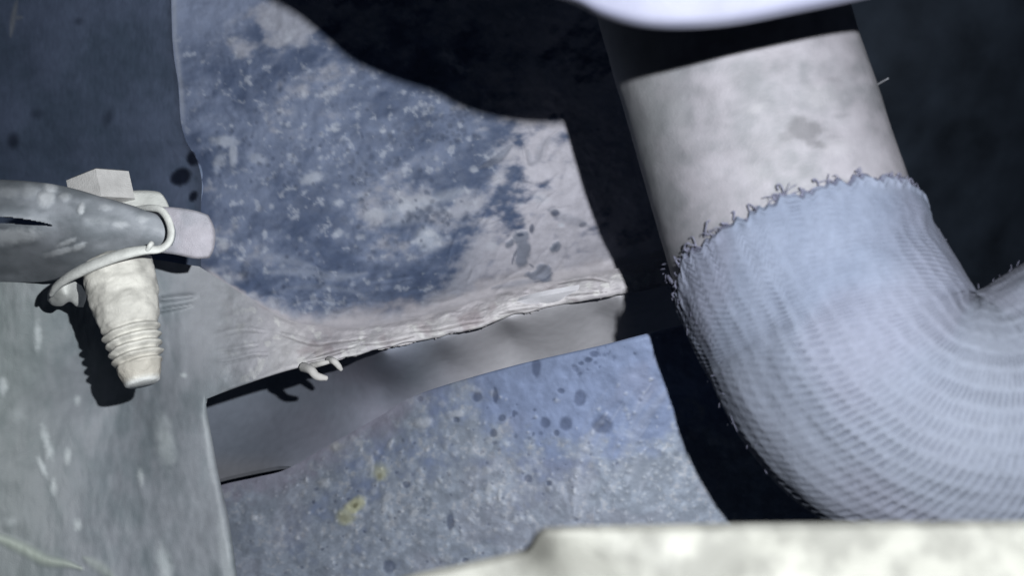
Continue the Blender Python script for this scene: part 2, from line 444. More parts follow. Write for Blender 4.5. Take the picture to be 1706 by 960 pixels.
# dusty welded seam flange
fl = Canvas(); cr = Canvas()
for p in [[(690, 548), (730, 546), (770, 536), (805, 531)], [(720, 560), (760, 555), (800, 545), (850, 528)], [(830, 520), (860, 514), (900, 508)],
          [(340, 602), (380, 600), (420, 590), (445, 588)], [(350, 585), (390, 580), (430, 572)], [(900, 492), (950, 486), (1010, 482)], [(470, 555), (520, 570), (560, 566), (610, 560)],
          [(930, 468), (980, 460), (1015, 466)], [(520, 592), (560, 580), (590, 574)], [(508, 600), (545, 590), (575, 580)], [(600, 570), (640, 568), (690, 556)], [(345, 560), (400, 548), (440, 550)],
          [(260, 500), (330, 492)], [(255, 520), (320, 508)]]:
    fl.line(p, random.uniform(2.8, 4.6), 1, .8)
    cr.line([(a, b + 5) for a, b in p], 2.2, 1, .5)
for i in range(14):
    x = random.uniform(640, 1030); t = (x - 640) / 390; y = 548 - t * 90 + random.uniform(-10, 26)
    fl.line([(x, y), (x + 14, y - 5 + random.uniform(-4, 4)), (x + random.uniform(18, 44), y - 9)], random.uniform(2.5, 5), random.uniform(.4, 1), .9)
cluster(fl, 990, 462, 24, 9, 50, 3, 6); cluster(fl, 900, 492, 40, 8, 24, 3, 6)
SEAM_B = [(342, 666), (400, 644), (480, 618), (560, 600), (640, 580), (740, 560), (800, 546), (850, 528), (940, 508), (1030, 492), (1360, 430)]
def jag(pts, n, amp, seed):
    p = spline(pts, n); p[:, 1] += (fbm(p[:, 0], p[:, 0] * 0, 26, 3, seed) - .5) * amp * sstep(470, 560, p[:, 0]); return p
def paint_flange(x, y):
    n = fbm(x, y, 60, 4, 5); n2 = fbm(x, y, 14, 4, 2)
    left = 1 - sstep(380, 520, x)
    base = mix(lin(196, 193, 196) * .66, lin(178, 174, 180) * .64, sstep(.35, .65, n))
    grey = mix(lin(152, 156, 162) * .66, lin(178, 177, 184) * .66, sstep(.3, .7, n))
    c = mix(base, grey, left * .9)
    c = mix(c, lin(224, 224, 222) * .65, sstep(.56, .7, n2) * .5)
    c = mix(c, lin(150, 132, 138) * .5, sstep(.55, .72, fbm(x, y, 34, 3, 6)) * .45)
    yt = np.interp(x, [335, 400, 480, 560, 640, 740, 850, 940, 1030, 1360], [445, 490, 536, 548, 543, 520, 487, 468, 450, 385])
    c = mix(c, lin(186, 182, 188) * .60, (1 - sstep(0, 18, y - yt + (n2 - .5) * 16)) * .9 * sstep(400, 560, x))
    return mix(c, lin(96, 90, 92) * .5, cr.get(x, y) * .5)
d_fl0 = tps([(345, 560, .2205), (322, 670, .2185), (400, 490, .2250), (410, 560, .2190), (400, 640, .2160), (480, 538, .2228), (480, 575, .2180), (480, 618, .2140),
            (560, 548, .2210), (560, 575, .2165), (560, 600, .2135), (640, 545, .2200), (640, 562, .2165), (640, 582, .2140), (740, 520, .2200), (740, 540, .2160), (740, 560, .2145),
            (850, 487, .2190), (850, 506, .2150), (850, 528, .2140), (940, 468, .2185), (940, 488, .2145), (940, 508, .2135), (1030, 450, .2170), (1030, 470, .2130), (1030, 492, .2120),
            (1360, 388, .2180), (1360, 430, .2120)], 2e-5)
d_br = tps([(-80, 470, .208), (60, 465, .2085), (120, 470, .213), (200, 440, .2165), (330, 446, .2265), (330, 560, .2205), (335, 665, .2185), (250, 560, .2215), (200, 680, .2265), (130, 520, .2145), (100, 600, .2140),
            (0, 700, .210), (200, 960, .2135), (370, 800, .2165), (396, 960, .214), (-80, 1020, .205), (300, 760, .2175)], 1e-5)
def d_fl(x, y):
    k = sstep(345, 430, x); return d_br(x, y) * (1 - k) + d_fl0(x, y) * k
def rel_fl(x, y):
    return ((fbm(x, y, 44, 4, 3) - .5) * .0020 + (fbm(x * .8, y, 15, 4, 1) - .5) * .0011 * sstep(480, 640, x) + fl.get(x, y) * .00028 - cr.get(x, y) * .0002) * sstep(345, 380, x)
FT = [(332, 444)] + [(a, b - 3) for a, b in SEAM_T[1:]]
def paint_web(x, y):
    return mix(paint_brk(x, y), paint_flange(x, y), sstep(345, 480, x) * (.7 + .6 * fbm(x, y, 40, 3, 2)).clip(0, 1))
bs = Canvas(); bl = Canvas()
for x, y, rx, ry, r, v in [(78, 735, 5, 20, -.25, .8), (83, 752, 5, 10, 0, .9), (113, 760, 4, 9, 0, .8), (70, 778, 4, 12, -.4, .9), (89, 812, 4, 9, 0, .9), (129, 876, 5, 7, 0, 1), (234, 795, 4, 9, -.1, .9),
                           (275, 735, 11, 28, -.15, .75), (281, 760, 5, 12, -.2, .5), (129, 668, 4, 6, 0, .7), (5, 645, 6, 10, 0, 1), (63, 560, 5, 16, 0, .8), (275, 945, 9, 24, -.2, .7), (306, 626, 4, 3, 0, .9),
                           (30, 690, 9, 9, 0, .35), (350, 735, 7, 50, -.15, .35), (378, 930, 9, 50, -.12, .4), (160, 600, 8, 20, 0, .2), (15, 870, 10, 6, 0, .4)]:
    bs.dot(x, y, rx * 1.15, ry * 1.2, r, v * .9, .85, .35)
bl.line([(-40, 885), (5, 900), (45, 918), (75, 934), (110, 940), (135, 948)], 8, .9, .95)
bl.line([(140, 930), (165, 945), (190, 965)], 8, .45, .95)
def paint_brk(x, y):
    n = fbm(x, y, 110, 4, 2); n2 = fbm(x * 1.6, y * .7, 26, 3, 4)
    c = mix(lin(124, 133, 139) * .61, lin(148, 153, 160) * .61, sstep(.3, .7, n * .6 + n2 * .4))
    c = mix(c, lin(134, 142, 138) * .62, (1 - sstep(0, 190, x)) * .5)
    c = mix(c, lin(168, 170, 176) * .60, sstep(270, 350, x) * (1 - sstep(560, 700, y)) * .7)
    c = mix(c, lin(215, 222, 224) * .66, bs.get(x, y) * .7)
    return mix(c, lin(184, 194, 180) * .62, bl.get(x, y) * .7)

sheet("seam_flange", FT, jag(SEAM_B, 240, 5, 2), [(332, 444), (336, 560), (341, 650), (342, 666)], [(1360, 382), (1361, 406), (1360, 430)], 2.0,
      d_fl, paint_web, M_dust, beam, thick=.0016, rnd=dict(b=lambda x, y: 8 * sstep(330, 400, x) + 8 * sstep(560, 700, x) + .01), relief=rel_fl, fade=9)

# sealant drips hanging from the flange
def drip(pts, r):
    p = spline(pts, 22); n = len(p)
    rr = np.interp(np.linspace(0, 1, n), [0, .3, .75, 1], [1.15, 1, .85, .55]) * r
    tube("sealant_drip", W(p[:, 0], p[:, 1], p[:, 2]), rr, M_dust, beam, 10, lin(200, 198, 196) * .62)
drip([(505, 612, .2145), (518, 617, .2110), (528, 627, .2105), (545, 631, .2110)], .00105)
drip([(548, 600, .2135), (556, 602, .2105), (563, 609, .2105), (569, 617, .2110)], .00080)
drip([(520, 610, .2130), (535, 606, .2110), (550, 603, .2115)], .0007)

# recessed web below the flange
def paint_recess(x, y):
    n = fbm(x, y, 120, 3, 1)
    c = mix(lin(140, 148, 162) * .60, lin(152, 152, 168) * .62, sstep(.3, .7, n) * sstep(350, 700, x))
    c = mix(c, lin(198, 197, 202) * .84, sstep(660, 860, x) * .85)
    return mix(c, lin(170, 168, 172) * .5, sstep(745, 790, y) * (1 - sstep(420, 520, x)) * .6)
d_re = tps([(740, 563, .2182), (850, 531, .2176), (940, 511, .2172), (1030, 495, .2164), (1360, 433, .2164), (640, 586, .2225), (330, 630, .291), (480, 590, .283), (560, 575, .262), (640, 565, .226), (740, 545, .2180), (850, 512, .2172), (1030, 478, .2160), (1360, 415, .2160),
            (330, 815, .270), (470, 778, .258), (600, 745, .2500), (700, 690, .2490), (850, 645, .2510), (1085, 590, .249), (1360, 540, .249), (450, 700, .280), (400, 740, .276), (850, 560, .2330), (740, 600, .2350), (1000, 525, .2310), (1200, 490, .232), (640, 640, .246)], 2e-5)
sheet("recess_panel", [(330, 630), (480, 590), (560, 575), (640, 562), (740, 540), (850, 505), (940, 487), (1030, 472), (1360, 408)],
      [(330, 810), (372, 797), (430, 784), (474, 777), (520, 782), (600, 745), (700, 692), (850, 648), (1000, 612), (1085, 592), (1360, 540)],
      [(330, 630), (330, 810)], [(1360, 408), (1360, 540)], 3.5, d_re, paint_recess, M_grey, beam, thick=.0015,
      relief=lambda x, y: (fbm(x, y, 120, 3, 5) - .5) * .0016)

# lower panel
ld_ = Canvas(); lc = Canvas(); ly = Canvas(); lr = Canvas()
for x, y, rx, ry in [(965, 664, 9, 12), (908, 705, 8, 8), (942, 707, 10, 10), (927, 722, 4, 5), (1003, 708, 15, 15), (795, 662, 8, 7), (893, 612, 7, 15), (935, 652, 6, 4),
                     (980, 600, 6, 4), (968, 606, 4, 3), (990, 590, 7, 5), (836, 697, 6, 5), (856, 690, 3, 5), (822, 722, 6, 6), (760, 700, 5, 4), (677, 808, 6, 5), (880, 798, 6, 6),
                     (915, 806, 4, 4), (648, 945, 9, 10), (825, 660, 4, 12), (775, 935, 5, 4), (750, 870, 6, 14), (700, 665, 5, 4)]:
    ld_.dot(x, y, rx * 1.1, ry * 1.1, 0, .8, .3, .2)
cluster(ld_, 1000, 600, 40, 14, 22, 1.5, 4, -.3); cluster(ld_, 860, 760, 70, 60, 40, 1.2, 3.5); cluster(ld_, 700, 850, 120, 60, 80, 1, 3)
cluster(lc, 760, 800, 140, 80, 170, 2, 6, 0, .7); cluster(lc, 680, 880, 90, 50, 70, 2, 6, 0, .7); cluster(lc, 520, 830, 70, 60, 40, 1, 3.5); cluster(lc, 1080, 790, 60, 60, 130, 1, 4, 0, .6)
for x, y, rx, ry, r in [(650, 740, 4, 8, .5), (618, 772, 5, 12, 0), (540, 805, 9, 7, 0), (423, 863, 5, 5, 0), (645, 830, 6, 10, .5), (690, 855, 6, 10, .6), (815, 815, 6, 14, .2), (832, 825, 4, 12, .1),
                        (510, 800, 3, 5, 0), (495, 897, 4, 4, 0), (960, 795, 3, 4, 0), (957, 820, 3, 5, 0), (705, 705, 16, 9, -.2), (760, 690, 14, 6, 0), (640, 850, 5, 9, .3)]:
    lc.dot(x, y, rx, ry, r, 1, .5, .3)
ly.dot(590, 845, 20, 11, -.7, 1, .45, .25); ly.dot(576, 862, 14, 13, 0, .75, .5, .2); ly.dot(633, 788, 12, 14, .2, .75, .6, .3); ly.dot(560, 745, 10, 8, 0, .2, .8)
ly2 = Canvas(); ly2.dot(592, 843, 5, 4, -.5, .9, .5); ly2.dot(574, 864, 9, 7, 0, .5, .7); ly2.dot(633, 794, 4, 5, 0, .7, .6)
for i in range(26):
    x = random.uniform(985, 1090); y = random.uniform(640, 800); l = random.uniform(30, 110)
    lr.line([(x, y), (x - l * .32, y + l * .5), (x - l * .5, y + l)], random.uniform(2.5, 6), random.uniform(.15, .6), .95)
lr.line([(1010, 690), (978, 740), (960, 800), (957, 860)], 9, .9, .8); lr.line([(1120, 640), (1060, 720), (1010, 820)], 8, .5, .8)
zl = tps([(700, 665, .5), (850, 640, .2), (960, 620, .02), (1050, 600, .05), (1080, 680, .1), (900, 700, .12), (1000, 720, .2), (800, 700, .35), (650, 740, .42), (600, 800, .5), (480, 850, .58), (430, 920, .6), (500, 940, .6), (560, 830, .55),
          (700, 850, .72), (800, 800, .66), (900, 820, .6), (1000, 830, .72), (1130, 800, .8), (1180, 850, .9), (800, 920, .66), (950, 760, .45), (380, 815, .8), (430, 800, .85), (480, 790, .7)], 2e-3)
LBLUE = lin(132, 146, 178) * .62
LGREY = lin(142, 151, 166) * .63
def paint_lower(x, y):
    w = zl(x, y); n1 = fbm(x, y, 60, 5, 3); n2 = fbm(x, y, 18, 4, 1); n3 = fbm(x, y, 7, 3, 6)
    c = mix(LBLUE * .85, LBLUE * 1.05, sstep(.3, .7, n1))
    g = sstep(.25, .6, w + (n1 - .5) * .5 + (n2 - .5) * .35)
    c = mix(c, mix(LGREY * .86, LGREY * 1.15, sstep(.3, .7, n2)), g)
    c = mix(c, lin(196, 198, 206) * .52, sstep(.55, .75, n2 * .5 + n3 * .5) * .6 * g)
    c = mix(c, LGREY * .7, sstep(.56, .72, fbm(x, y, 12, 4, 4)) * .4 * g)
    c = mix(c, lin(150, 148, 162) * .60, sstep(.52, .72, fbm(x, y, 80, 3, 7)) * .2)
    c = mix(c, lin(206, 210, 218) * .58, lc.get(x, y) * .5)
    c = mix(c, lin(190, 196, 212) * .54, lr.get(x, y) * .4)  # pale highlight along the creases, put into the colour
    c = mix(c, lin(56, 68, 98) * .55, ld_.get(x, y) * .75)
    top = np.interp(x, [330, 480, 560, 640, 700, 760], [824, 781, 735, 690, 656, 636])
    c = mix(c, lin(140, 140, 156) * .62, (1 - sstep(0, 46, y - top + (n2 - .5) * 50)) * (1 - sstep(640, 760, x)) * .95)
    c = mix(c, lin(206, 206, 166) * .60, ly.get(x, y) * .75)
    return mix(c, lin(124, 122, 92) * .52, ly2.get(x, y) * .8)
d_lo = tps([(330, 832, .262), (372, 808, .2585), (480, 782, .2520), (560, 738, .2450), (640, 692, .2360), (700, 657, .2290), (850, 610, .2100), (1000, 577, .1975), (1085, 555, .1920), (1360, 485, .190),
            (400, 960, .247), (600, 900, .2330), (700, 800, .2260), (800, 960, .219), (1000, 900, .2080), (1000, 700, .2020), (1150, 700, .1990), (1220, 868, .2060), (1360, 1020, .208), (330, 1020, .25), (850, 750, .2130)])
def rel_lo(x, y):
    return ((fbm(x, y, 180, 2, 6) - .5) * .003 + (fbm(x, y, 22, 4, 2) - .5) * .0007 + (fbm(x, y, 8, 3, 5) - .5) * .00012 + lc.get(x, y) * .0004
            - ld_.get(x, y) * .00025 + lr.get(x, y) * .00045 + ly.get(x, y) * .0003)
sheet("lower_panel", [(330, 824), (372, 808), (430, 795), (480, 781), (560, 735), (640, 690), (700, 656), (850, 611), (1000, 576), (1085, 554), (1360, 484)],
      [(330, 1030), (850, 1031), (1360, 1030)], [(330, 824), (330, 1030)], [(1360, 484), (1361, 760), (1360, 1030)], 2.3,
      d_lo, paint_lower, M_paint, beam, thick=.0016, rnd=dict(t=lambda x, y: 6 * sstep(660, 760, x) + .01), relief=rel_lo, fade=10)

# ------------------------------------------------------------------ grey mounting bracket
brk = thing("mounting_bracket", "dull grey steel bracket with rolled arm holding the bolt beside the beam", "bracket", W(180, 960, .215))
sheet("plate", [(-80, 455), (0, 452), (60, 450), (110, 440), (200, 426), (332, 444)], [(-80, 1030), (160, 1031), (403, 1030)], [(-80, 455), (-80, 1030)],
      [(332, 444), (336, 560), (341, 650), (345, 685), (354, 735), (365, 795), (381, 865), (395, 960), (403, 1030)], 3.0, d_br, paint_brk, M_grey, brk, thick=.0022,
      rnd=dict(r=lambda x, y: 16 * sstep(655, 700, y) + .01), relief=lambda x, y: (fbm(x, y, 130, 3, 1) - .5) * .0022 * (1 - sstep(290, 332, x) * (1 - sstep(660, 720, y))) + bl.get(x, y) * .0006 + bs.get(x, y) * .0002 * (1 - sstep(290, 332, x) * (1 - sstep(660, 720, y))) + (fbm(x * 1.5, y * .6, 24, 3, 5) - .5) * .0005 * (1 - sstep(290, 332, x) * (1 - sstep(660, 720, y)))
      + fl.get(x, y) * .0012 * sstep(240, 270, x) * (1 - sstep(318, 332, x)))
# rolled arm
as_ = Canvas()
for x, y, rx, ry, r, v in [(83, 310, 10, 12, 0, .9), (76, 330, 12, 12, .2, .9), (135, 348, 5, 9, .3, .9), (108, 328, 9, 6, 0, .5), (110, 405, 16, 4, -.4, .7), (100, 420, 24, 5, -.25, .9), (130, 412, 12, 5, -.4, .8),
                           (200, 375, 12, 6, 0, .5), (238, 365, 9, 6, 0, .4), (20, 395, 44, 11, -.08, .95), (50, 318, 16, 10, 0, .4), (175, 345, 10, 5, 0, .4), (15, 320, 20, 8, 0, .35)]:  # the wide pale spot under the slit is a painted highlight
    as_.dot(x, y, rx, ry, r, v, .6, .3)
def paint_arm(x, y):
    n = fbm(x, y, 70, 4, 3); n2 = fbm(x * .5, y, 14, 3, 6)
    c = mix(lin(122, 128, 134) * .60, lin(156, 161, 168) * .60, sstep(.3, .7, n * .55 + n2 * .45))
    return mix(c, lin(216, 220, 224) * .62, as_.get(x, y) * .75)
d_arm = tps([(-80, 300, .187), (0, 300, .187), (60, 303, .185), (170, 328, .1835), (282, 362, .186), (-80, 345, .180), (0, 345, .180), (140, 365, .1800), (240, 385, .1825), (285, 388, .1850), (250, 412, .1855), (180, 432, .1870),
             (100, 462, .195), (60, 470, .205), (0, 470, .2075), (-80, 470, .2075), (0, 420, .190), (60, 415, .188), (-80, 420, .19)], 1e-5)
def slit_y(x): return 366 + .06 * x + .0006 * x * x
def rel_arm(x, y):
    amp = (1 - sstep(30, 110, x)) * .0022
    return amp * np.exp(-((y - slit_y(x)) / 26) ** 2) + (fbm(x, y, 50, 3, 2) - .5) * .0009 + as_.get(x, y) * .0004
def slit(x, y): return (np.abs(y - slit_y(x)) < 5.4 * np.sqrt(np.clip((88 - x) / 60, 0, 1))) & (x < 88)
sheet("arm", [(-80, 299), (0, 299), (60, 303), (110, 311), (170, 328), (230, 346), (281, 362)], [(-80, 474), (0, 470), (60, 470), (100, 462), (180, 433), (250, 414), (283, 408)],
      [(-80, 299), (-80, 474)], [(281, 362), (286, 385), (283, 408)], 1.4, d_arm, paint_arm, M_grey, brk, thick=.0025, rnd=dict(t=12, r=5), relief=rel_arm, cut=slit, straight=True)

# ------------------------------------------------------------------ clip nut on the arm
clip = thing("clip_nut", "pale folded sheet metal clip nut wrapped around the arm tip", "clip nut", W(200, 480, .19))
PALE = lin(214, 216, 212) * .66
def paint_clip(x, y):
    n = fbm(x, y, 40, 3, 1)
    return mix(lin(166, 167, 176) * .58, lin(182, 179, 188) * .58, sstep(.3, .7, n))
d_cl = tps([(240, 350, .1885), (300, 347, .1885), (352, 365, .1895), (358, 392, .1895), (345, 428, .1890), (300, 390, .1880), (335, 392, .1882), (260, 390, .1880), (290, 424, .1880), (240, 420, .188)], 1e-5)
d_lf = tps([(190, 322, .1920), (277, 325, .1925), (190, 350, .1890), (285, 362, .1895)])
sheet("upper_leaf", [(180, 326), (205, 319), (235, 317), (262, 319), (272, 325)], [(180, 352), (230, 358), (288, 366)], [(180, 326), (180, 352)], [(272, 325), (280, 340), (288, 366)], 2.0,
      d_lf, lambda x, y: mix(PALE * .92, PALE * 1.05, fbm(x, y, 30, 3, 4)), M_zinc, clip, thick=.0015, rnd=dict(t=7, r=6))
sheet("fold", [(240, 345), (285, 345), (322, 350), (347, 358)], [(240, 418), (290, 424), (325, 431), (349, 430)], [(240, 345), (240, 418)], [(347, 358), (356, 376), (359, 396), (356, 416), (349, 430)], 2.0,
      d_cl, paint_clip, M_zinc, clip, thick=.0016, rnd=dict(t=5, b=6, r=7))
lip = spline([(226, 347, .1870), (250, 346, .1840), (268, 350, .1825), (280, 366, .1820), (285, 385, .1815), (281, 404, .1805), (266, 415, .1800), (240, 417, .1795), (205, 424, .1795), (160, 440, .1805), (120, 459, .1830), (96, 476, .1860), (86, 490, .1885)], 90)
lipr = np.interp(np.linspace(0, 1, 90), [0, .08, .3, .42, .55, .8, .95, 1], [.0004, .0007, .0009, .0011, .0015, .0016, .0013, .0009])
tube("lip", W(lip[:, 0], lip[:, 1], lip[:, 2]), lipr, M_zinc, clip, 14, PALE * .98, flat=.6)
b1 = spline([(246, 417, .1790), (250, 409, .1785), (253, 405, .1790)], 12)
tube("burr", W(b1[:, 0], b1[:, 1], b1[:, 2]), .0005, M_zinc, clip, 10, PALE)
d_hk = tps([(85, 470, .1905), (135, 478, .1950), (143, 495, .1975), (140, 512, .1985), (80, 500, .1945), (110, 490, .1895), (118, 502, .1930)], 1e-5)
sheet("hook", [(88, 473), (112, 464), (136, 476)], [(79, 501), (88, 509), (103, 510), (116, 503), (128, 511), (139, 512)], [(88, 473), (80, 487), (79, 501)], [(136, 476), (144, 494), (139, 512)], 1.6,
      d_hk, lambda x, y: mix(PALE * .86, PALE * 1.0, fbm(x, y, 20, 3, 2)), M_zinc, clip, thick=.0016, rnd=dict(b=8, l=7, r=7))

# ------------------------------------------------------------------ bolt
bolt = thing("hex_bolt", "dusty white hex bolt with threaded shank hanging below the clip", "bolt", W(237, 640, .179))
A0 = W(168, 311, .1925); A1 = W(238, 641, .1830)
ax = A1 - A0; LEN = np.linalg.norm(ax); ax /= LEN
e1 = np.array([1.0, 0, 0]) - ax * ax[0]; e1 /= np.linalg.norm(e1); e2 = np.cross(ax, e1)
PXM = .186 / FPX
def lathe(name, prof, seg, parent, mat, col, thread=None, rot=0, lump=0, flatten=None):
    """prof: (t along axis 0..1, radius px)"""
    pr = np.asarray(prof, float); n = len(pr)
    th = np.linspace(0, 2 * math.pi, seg, endpoint=False)
    T = pr[:, 0][:, None] * LEN + 0 * th[None]; R = pr[:, 1][:, None] * PXM + 0 * th[None]
    if thread: R = R + thread(T / LEN, th[None])
    if lump: R = R * (1 + lump * (fbm(T / LEN * 40, th[None] * 4 + 0 * T, 1.5, 3, 3) - .5))
    V = A0 + T[..., None] * ax + R[..., None] * (np.cos(th + rot)[None, :, None] * e1 + np.sin(th + rot)[None, :, None] * e2)
    V = V.reshape(-1, 3); F = grid_faces(n, seg, wrap=True)
    V = np.vstack([V, A0 + ax * pr[0, 0] * LEN, A0 + ax * pr[-1, 0] * LEN])
    k = np.arange(seg); k2 = (k + 1) % seg; e = (n - 1) * seg
    tr = np.vstack([F[:, [0, 2, 1]], F[:, [0, 3, 2]], np.stack([k, k2, np.full(seg, n * seg)], -1), np.stack([e + k2, e + k, np.full(seg, n * seg + 1)], -1)])
    tt = np.concatenate([np.repeat(pr[:, 0], seg), [pr[0, 0], pr[-1, 0]]]); aa = np.concatenate([np.tile(th, n), [0, 0]])
    n_ = fbm(tt * 60, aa * 6, 3, 4, 2)
    c = mix(np.broadcast_to(col * .8, (len(V), 3)), np.broadcast_to(col * 1.05, (len(V), 3)), sstep(.3, .62, n_))
    if name == "shank":
        c = mix(c, lin(190, 184, 172) * .6, sstep(.84, .93, tt) * (1 - sstep(.965, .98, tt)) * .7)
        c = mix(c, lin(216, 218, 216) * .68, sstep(.98, .99, tt))
    return mesh_obj(name, V, tr, mat, parent, c, smooth=seg > 12)
lathe("head", [(-.046, 30), (-.040, 46), (-.022, 57), (.085, 57), (.12, 57)], 6, bolt, M_zinc, lin(190, 189, 188) * .62, rot=.22)
tt = np.linspace(0, 1, 40)
def thr(t, th):
    ph = (t * LEN / PXM - th / (2 * math.pi) * 14.5) / 14.5 * 2 * math.pi
    w = sstep(.70, .75, t) * (1 - sstep(.885, .92, t))
    return PXM * 3.8 * w * np.sin(ph)
ts = np.linspace(.125, .985, 260)
rs = np.interp(ts, [.125, .36, .40, .47, .56, .64, .70, .745, .86, .93, .985], [28, 30, 56, 57, 55, 51, 46, 43, 38, 34, 28])
prof = list(zip(ts, rs)) + [(.994, 26.5), (1.0, 23)]
lathe("shank", prof, 72, bolt, M_zinc, lin(214, 212, 204) * .62, thread=thr, lump=.10)

# ------------------------------------------------------------------ pipe with knitted sleeve
pipe = thing("coolant_pipe", "thick bent pipe of stained grey metal half covered by a knitted sleeve", "pipe", W(1480, 900, .15))
_c, _r = (1630, 459), 260            # the elbow: a wide bend about this centre
_arc = [(_c[0] + _r * math.cos(a), _c[1] + _r * math.sin(a)) for a in np.linspace(math.radians(162), math.radians(64), 7)]
_dz = [.1535, .1512, .1490, .1470, .1452, .1438, .1428]
AXP = [(1120, -230, .1690), (1212, 68, .1640), (1298, 346, .1590), (1335, 450, .1562)] + [(a, b, d) for (a, b), d in zip(_arc, _dz)] + [(1880, 618, .1415), (2120, 500, .1410)]
axw = W(*np.array(AXP).T)
path = spline(axw, 1400)
Ls = np.concatenate([[0], np.cumsum(np.linalg.norm(np.diff(path, axis=0), axis=1))])
ti, nn, bb = frames(path)
RP = .0211
def on_tube(s, th, r):
    """s metres along, th angle (0 = facing the viewer), r radius"""
    f = lambda a: np.stack([np.interp(s, Ls, a[:, k]) for k in range(3)], -1)
    p, n, b = f(path), f(nn), f(bb)
    return p + r[..., None] * (np.cos(th)[..., None] * n + np.sin(th)[..., None] * b)
# sleeve start: photo row where the axis crosses s0
pxy = np.array([unW(q) for q in path])
s0 = Ls[np.argmin(np.hypot(pxy[:, 0] - 1308, pxy[:, 1] - 372))]
pm = Canvas(); pw = Canvas()
pm.dot(1340, 215, 26, 20, .2, .9, .3, .45); pm.dot(1308, 228, 12, 9, 0, .5, .5, .4); pm.dot(1362, 240, 14, 7, .3, .75, .4, .4); pm.dot(1350, 232, 8, 12, .3, .8, .4, .3); pm.dot(1370, 215, 10, 4, .2, .5, .5, .3)
pm.dot(1385, 132, 12, 4, .1, .3, .6); pm.dot(1400, 193, 16, 4, -.1, .3, .6); pm.dot(1390, 228, 12, 3, 0, .3, .6)
pw.dot(1262, 180, 16, 7, -.3, .6, .7, .3); pw.dot(1365, 160, 24, 20, 0, .5, .8, .3); pw.dot(1260, 290, 20, 14, .3, .4, .7, .3); pw.dot(1395, 245, 22, 12, 0, .4, .8, .3); pw.dot(1130, 190, 12, 50, -.3, .35, .9, .2)
ns, nt_ = 260, 220
S = np.linspace(0, s0 + .006, ns)[:, None] + np.zeros((1, nt_)); TH = np.linspace(-math.pi, math.pi, nt_, endpoint=False)[None] + np.zeros((ns, 1))
Rr = RP + (fbm(S * 1000, TH * 22, 9, 3, 1) - .5) * .0003 + 0 * S
PV = on_tube(S, TH, Rr); px, py = unW(PV)
n = fbm(px, py, 70, 4, 6); n2 = fbm(px, py, 22, 4, 2)
pc = mix(lin(160, 161, 168) * .265, lin(194, 191, 200) * .265, sstep(.28, .7, n * .6 + n2 * .4))
pc = mix(pc, lin(168, 172, 174) * .255, (1 - sstep(1060, 1160, px)) * .6)  # left-side shading put into the colour as a grey-green tint
front = (np.cos(TH) > .1)
pc = mix(pc, lin(124, 124, 130) * .24, np.where(front, pm.get(px, py), 0) * .85)
pc = mix(pc, lin(222, 220, 226) * .265, np.where(front, pw.get(px, py), 0) * .6)
pipe_o = mesh_obj("pipe_wall", PV.reshape(-1, 3), grid_faces(ns, nt_, wrap=True), M_pipe, pipe, pc.reshape(-1, 3))

# knitted sleeve, every stitch raised
smax = Ls[-1] - .004
ns, nt_ = 880, 400
S = np.linspace(s0, smax, ns)[:, None] + np.zeros((1, nt_)); TH = np.linspace(-math.pi, math.pi, nt_, endpoint=False)[None] + np.zeros((ns, 1))
bow = .0062 * (1 - np.cos(np.clip(TH, -1.9, 1.9)))
edge = (fbm(TH * 9, TH * 0, 1.0, 4, 3) - .5) * .0030 + (vnoise(TH * 30, TH * 0, 5) - .5) * .0016 + bow
S = S + edge * (1 - sstep(0, .022, S - s0))
NW = 48                                        # wales round the pipe
warp = (fbm(S * 1000, TH * 20, 14, 3, 2) - .5)
wale = TH / (2 * math.pi) * NW + warp * .5 + .25 * np.sin(S * 60)
fr = wale - np.floor(wale)
tri = 1 - np.abs(fr * 2 - 1)                   # 0 at the grooves, 1 on the crest
st = S / .00082 + fr * .75 + warp * 1.2           # slanted stitch legs
band = sstep(.0, .18, fr) * (1 - sstep(.55, .85, fr))   # slits sit in rows, smooth yarn between
stitch = (.5 + .5 * np.sin(2 * math.pi * st)) ** .6
row = .5 + .5 * _tab[4][(np.floor(wale).astype(int) * 7) & 255, (np.floor(S / .012).astype(int)) & 255]
flatv = np.clip(fbm(S * 1000, TH * 22, 14, 4, 6) * 2.6 - .65, .30, 1)            # worn flat in places
side = .68 + .32 * np.maximum(sstep(.1, 1.0, np.abs(TH + .2)), sstep(.05, .075, S - s0))
amp = flatv * side * row * (1 - .88 * sstep(.45, 1.2, -TH)) * (.5 + .5 * sstep(.003, .012, S - s0))
h = (-.00014 * band + .00036 * (stitch - .6) * (.45 + .55 * band)) * amp * 1.5
lng = sstep(.055, .085, S - s0) * (.00035 * np.sin(TH * 13 + 1.5 * np.sin(S * 90)) + .0002 * np.sin(TH * 22 + S * 50))
fold = lng + .0012 * (fbm(S * 420, TH * 9, 4, 3, 4) - .5) + .0005 * (fbm(S * 1000, TH * 22, 7, 2, 1) - .5)
lipf = (1 - sstep(0, .0012, S - s0 - edge))
hem_r = np.exp(-((S - s0 - edge - .0012) / .0009) ** 2) * .00035
Rs = RP + .00085 + h + fold + hem_r - .0004 * lipf
SV = on_tube(S, TH, Rs)
n = fbm(S * 1000, TH * 22, 16, 4, 5); n2 = fbm(S * 1000, TH * 22, 4, 3, 2)
kc = mix(lin(152, 163, 187) * .265, lin(172, 182, 206) * .265, sstep(.3, .7, n))
sl = sstep(.012, .05, S - s0 + .010 * np.abs(TH))
kc = mix(kc, lin(164, 170, 184) * .26, sl * .7)
kc = mix(kc, lin(166, 164, 184) * .26, sstep(.5, .7, fbm(S * 1000, TH * 22, 24, 3, 7)) * .3)
kc = mix(kc, lin(100, 108, 136) * .22, (1 - sstep(.05, .45, stitch)) * amp * band * .5)      # shade in the gaps between the yarns, put into the colour
